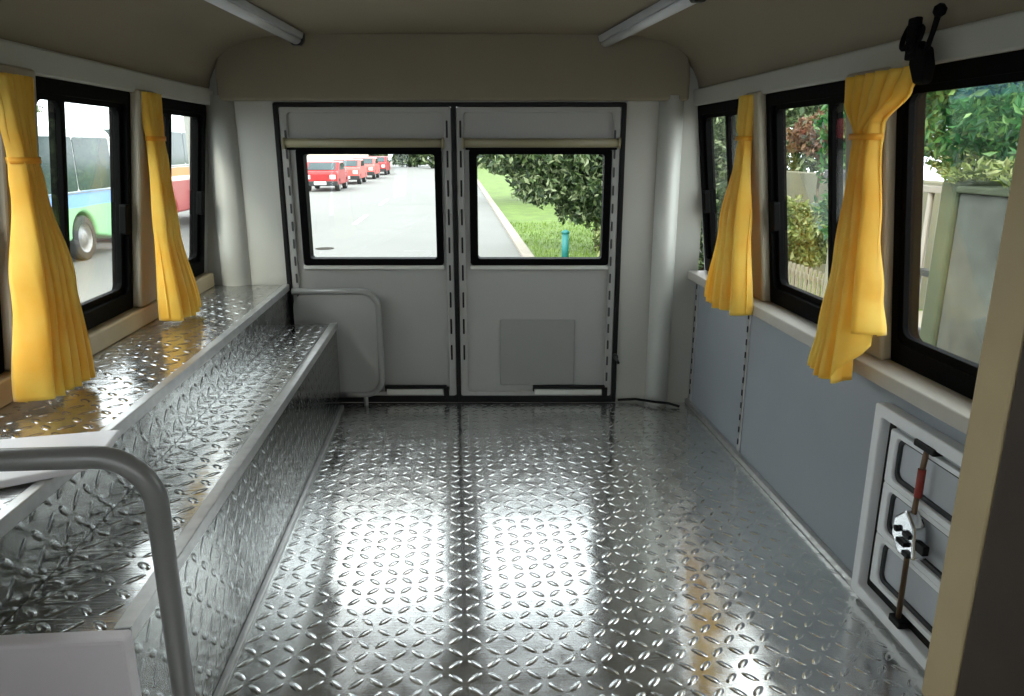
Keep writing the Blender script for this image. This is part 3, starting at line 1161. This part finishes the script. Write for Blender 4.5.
# iron gate
t = thing('iron_gate', (3.1, 5.0, GZ), 'pale barred gate beside the concrete wall', 'gate')
for k in range(9):
    y = 4.52 + k * .13
    b = MB()
    b.tube([(3.1, y, GZ + .08), (3.1, y, .86)], .02, 8)
    b.build('bar', M['gate'], t)
for z in (GZ + .1, -.1, .3, .84):
    b = MB()
    b.box((3.075, 4.46, z), (3.125, 5.57, z + .045))
    b.build('rail', M['dark'] if z < .8 else M['gate'], t, bevel=.004)
t = thing('gate_post', (3.15, 5.75, GZ), 'gate post with dark flat cap beyond the barred gate', 'post')
b = MB()
b.box((3.08, 5.66, GZ), (3.3, 5.88, .88))
b.build('shaft', M['wallp'], t, bevel=.01)
b = MB()
b.box((3.02, 5.58, .88), (3.36, 5.96, .95))
b.build('cap', M['dark'], t, bevel=.01)
# pale wall and white picket fence in the middle window
b = MB()
b.box((6.2, 8.6, GZ), (6.4, 18.0, .70))
tag(b.build('garden_wall', M['wallp'], bevel=.02, origin=(6.3, 13, GZ)), 'cream garden wall behind the bushes at right', 'wall')
t = thing('picket_fence', (3.75, 7.9, GZ), 'pale low railing fence in front of the yellow green bush', 'fence')
for k in range(22):
    y = 6.95 + k * .1
    b = MB()
    b.box((3.74, y, GZ), (3.77, y + .018, -.12))
    b.build('picket', M['fencep'], t)
for z in (-.75, -.25):
    b = MB()
    b.box((3.77, 6.9, z), (3.80, 9.2, z + .05))
    b.build('rail', M['fencep'], t)

# ------------------------------------------------------------------ outside: vehicles on the left
def wheel(t, x, y, r, d):
    """wheel facing +x with dished hub"""
    bb = MB()
    prof = [(-.22, r * .7), (-.22, r * .95), (-.18, r), (-.02, r), (0, r * .95), (0, r * .66)]
    n = 28
    vs = [(x + px, y + q * math.cos(2 * PI * k / n), GZ + r + q * math.sin(2 * PI * k / n)) for px, q in prof for k in range(n)]
    fs = [(i * n + k, i * n + (k + 1) % n, (i + 1) * n + (k + 1) % n, (i + 1) * n + k) for i in range(len(prof) - 1) for k in range(n)]
    bb.add(vs, fs, True)
    w = bb.build('wheel', M['tyre'], t)
    bb = MB()
    prof = [(-.01, r * .67), (-.05, r * .6), (-.06, r * .4), (-.02, r * .3), (-.01, r * .12), (-.01, .001)]
    vs = [(x + px, y + q * math.cos(2 * PI * k / n), GZ + r + q * math.sin(2 * PI * k / n)) for px, q in prof for k in range(n)]
    fs = [(i * n + k, i * n + (k + 1) % n, (i + 1) * n + (k + 1) % n, (i + 1) * n + k) for i in range(len(prof) - 1) for k in range(n)]
    bb.add(vs, fs, True)
    bb.build('hub', M['hub'], w)


def bus(x, y0, y1, zr, wz0, wz1, m, wheels, r, lab):
    t = thing('bus', (x - 1.1, (y0 + y1) / 2, GZ), lab, 'bus', 'buses parked across the road')
    wdt = 2.2
    zb = GZ + .22
    # side outline with wheel arches, extruded over the width
    P = [(y0, zb)]
    for wy in sorted(wheels):
        for k in range(13):
            a = PI - PI * k / 12
            P.append((wy + (r + .07) * math.cos(a), max(zb, GZ + r + (r + .07) * math.sin(a))))
    P += [(y1, zb), (y1, zr - .35), (y1 - .12, zr - .1), (y1 - .35, zr), (y0 + .35, zr), (y0 + .12, zr - .1), (y0, zr - .35)]
    bb = MB()
    bb.prism(P, x - wdt, x, lambda u, v, w: (w, u, v))
    bb.build('body', m, t, bevel=.06, seg=3)
    k = max(3, int((y1 - y0) / 1.5))
    st_ = (y1 - y0 - .5) / k
    for i in range(k):
        a = y0 + .25 + i * st_
        bb = MB()
        bb.prism(rrect(a + .02, a + st_ - .02, wz0, wz1, .06), -.01, .012, lambda u, v, w: (x + w, u, v))
        bb.build('window', M['busglass'], t)
    bb = MB()
    bb.prism(rrect(x - wdt + .15, x - .15, wz0 - .1, wz1, .1), -.012, .012, lambda u, v, w: (u, y0 - w, v))
    bb.build('rear_window', M['busglass'], t)
    for wy in wheels:
        wheel(t, x - .02, wy, r, 0)
    bb = MB()
    bb.box((x - 1.7, y0 + 2.2, zr), (x - .5, y0 + 4.2, zr + .16))
    bb.build('roof_unit', M['hatch'], t, bevel=.05)
    bb = MB()
    bb.box((x - .02, y0 + .1, wz0 - .05), (x + .015, y1 - .1, wz0 - .03))
    bb.build('rub_strip', M['hub'], t)
    return t


bus(-7.2, 8.6, 16.6, 1.52, .33, 1.32, M['bus_green'], (10.4, 14.9), .43, 'white bus with blue and green lower body across the road')
bus(-7.3, 17.5, 24.5, 1.88, .70, 1.52, M['bus_red'], (19.6, 23.0), .47, 'white and red bus with orange stripe beyond the green one')
plant('small_tree', (-14, 26, GZ), (-14, 26, 1.2), [((-14, 26, 1.9), (.9, .9, .6))], 1200, .2, M['leaf'], 'small tree rising behind the green bus', 'tree', None, .07)


def car(x, y, m, lab):
    """parked car, tail towards the viewer"""
    t = thing('car', (x, y, GZ), lab, 'car', 'red vehicles parked along the road')
    P = [(0, .3), (0, .85), (.1, .98), (.55, 1.02), (1.0, 1.42), (2.4, 1.46), (3.0, 1.02), (3.9, .92), (4.05, .75), (4.05, .3)]
    bb = MB()
    bb.prism([(y + u, GZ + v) for u, v in P], x - .85, x + .85, lambda u, v, w: (w, u, v))
    bb.build('body', m, t, bevel=.08, seg=3)
    bb = MB()
    bb.prism([(y + .58, GZ + 1.04), (y + .98, GZ + 1.38), (y + .97, GZ + 1.40), (y + .55, GZ + 1.06)], x - .68, x + .68, lambda u, v, w: (w, u, v))
    bb.build('rear_window', M['busglass'], t)
    bb = MB()
    bb.prism([(y + .85, GZ + 1.05), (y + 1.1, GZ + 1.36), (y + 2.3, GZ + 1.38), (y + 2.7, GZ + 1.05)], x + .84, x + .86, lambda u, v, w: (w, u, v))
    bb.build('side_window', M['busglass'], t)
    bb = MB()
    bb.box((x - .86, y - .06, GZ + .28), (x + .86, y + .1, GZ + .52))
    bb.build('bumper', M['dark'], t, bevel=.03)
    bb = MB()
    bb.box((x - .3, y - .075, GZ + .34), (x + .3, y - .058, GZ + .5))
    bb.build('plate', M['paint'], t)
    for wy in (y + .75, y + 3.2):
        for wx in (x + .85, x - .63):
            wheel(t, wx, wy, .32, 0)
    for s in (-1, 1):
        bb = MB()
        bb.box((x + s * .62 - .14, y - .012, GZ + .62), (x + s * .62 + .14, y + .02, GZ + .82))
        bb.build('tail_lamp', M['paint'], t, bevel=.01)


car(-6.75, 38, M['carred'], 'nearest red car parked behind the left rear window')
car(-6.6, 45.5, M['carpink'], 'second faded red car in the parked row')
car(-6.5, 53, M['carpink'], 'third faded red car in the parked row')
car(-6.4, 61, M['carred'], 'farthest red car in the parked row')
# pale building behind the cars
t = thing('building', (-17, 66, GZ), 'pale building behind the parked red cars', 'building')
b = MB()
b.box((-22, 68, GZ), (-8.6, 76, 5))
b.build('walls', M['building'], t)
for i in range(5):
    b = MB()
    b.box((-20.5 + i * 2.5, 67.93, .75), (-19.1 + i * 2.5, 68.02, 2.2))
    b.build('window', M['bglass'], t)
for i in range(5):
    x, dy = -9.2 + i * 3.9, 82 + (i % 2) * 6
    plant('distant_tree', (x, dy, GZ), (x, dy, .8), [((x, dy, .5), (2.1, 1.8, 1.6)), ((x + .1, dy, 2.0), (1.8, 1.6, 1.3))], 2200, .7, M['leaf'],
          ['distant tree next to the pale building', 'distant tree second from the pale building', 'distant tree third from the pale building', 'distant tree fourth from the pale building', 'distant tree farthest from the pale building'][i],
          'tree', 'distant trees at the end of the road', .15)
# road markings and manhole
for i in range(3):
    y = 21.5 + i * 7.5
    b = MB()
    b.box((-3.0, y, GZ), (-2.87, y + 3, GZ + .004))
    tag(b.build('road_marking', M['paint'], origin=(-2.93, y, GZ)), ['white dash on the road nearest the van', 'second white dash on the road', 'third white dash, farthest up the road'][i], 'road marking', 'dashes of the lane line')
b = MB()
b.tube([(-2.88, 16.2, GZ), (-2.88, 16.2, GZ + .008)], .2, 24)
tag(b.build('manhole_cover', M['manhole'], origin=(-2.88, 16.2, GZ)), 'small dark manhole cover on the pale road', 'manhole cover')

for o in bpy.data.objects:
    if '_o' in o:
        del o['_o']
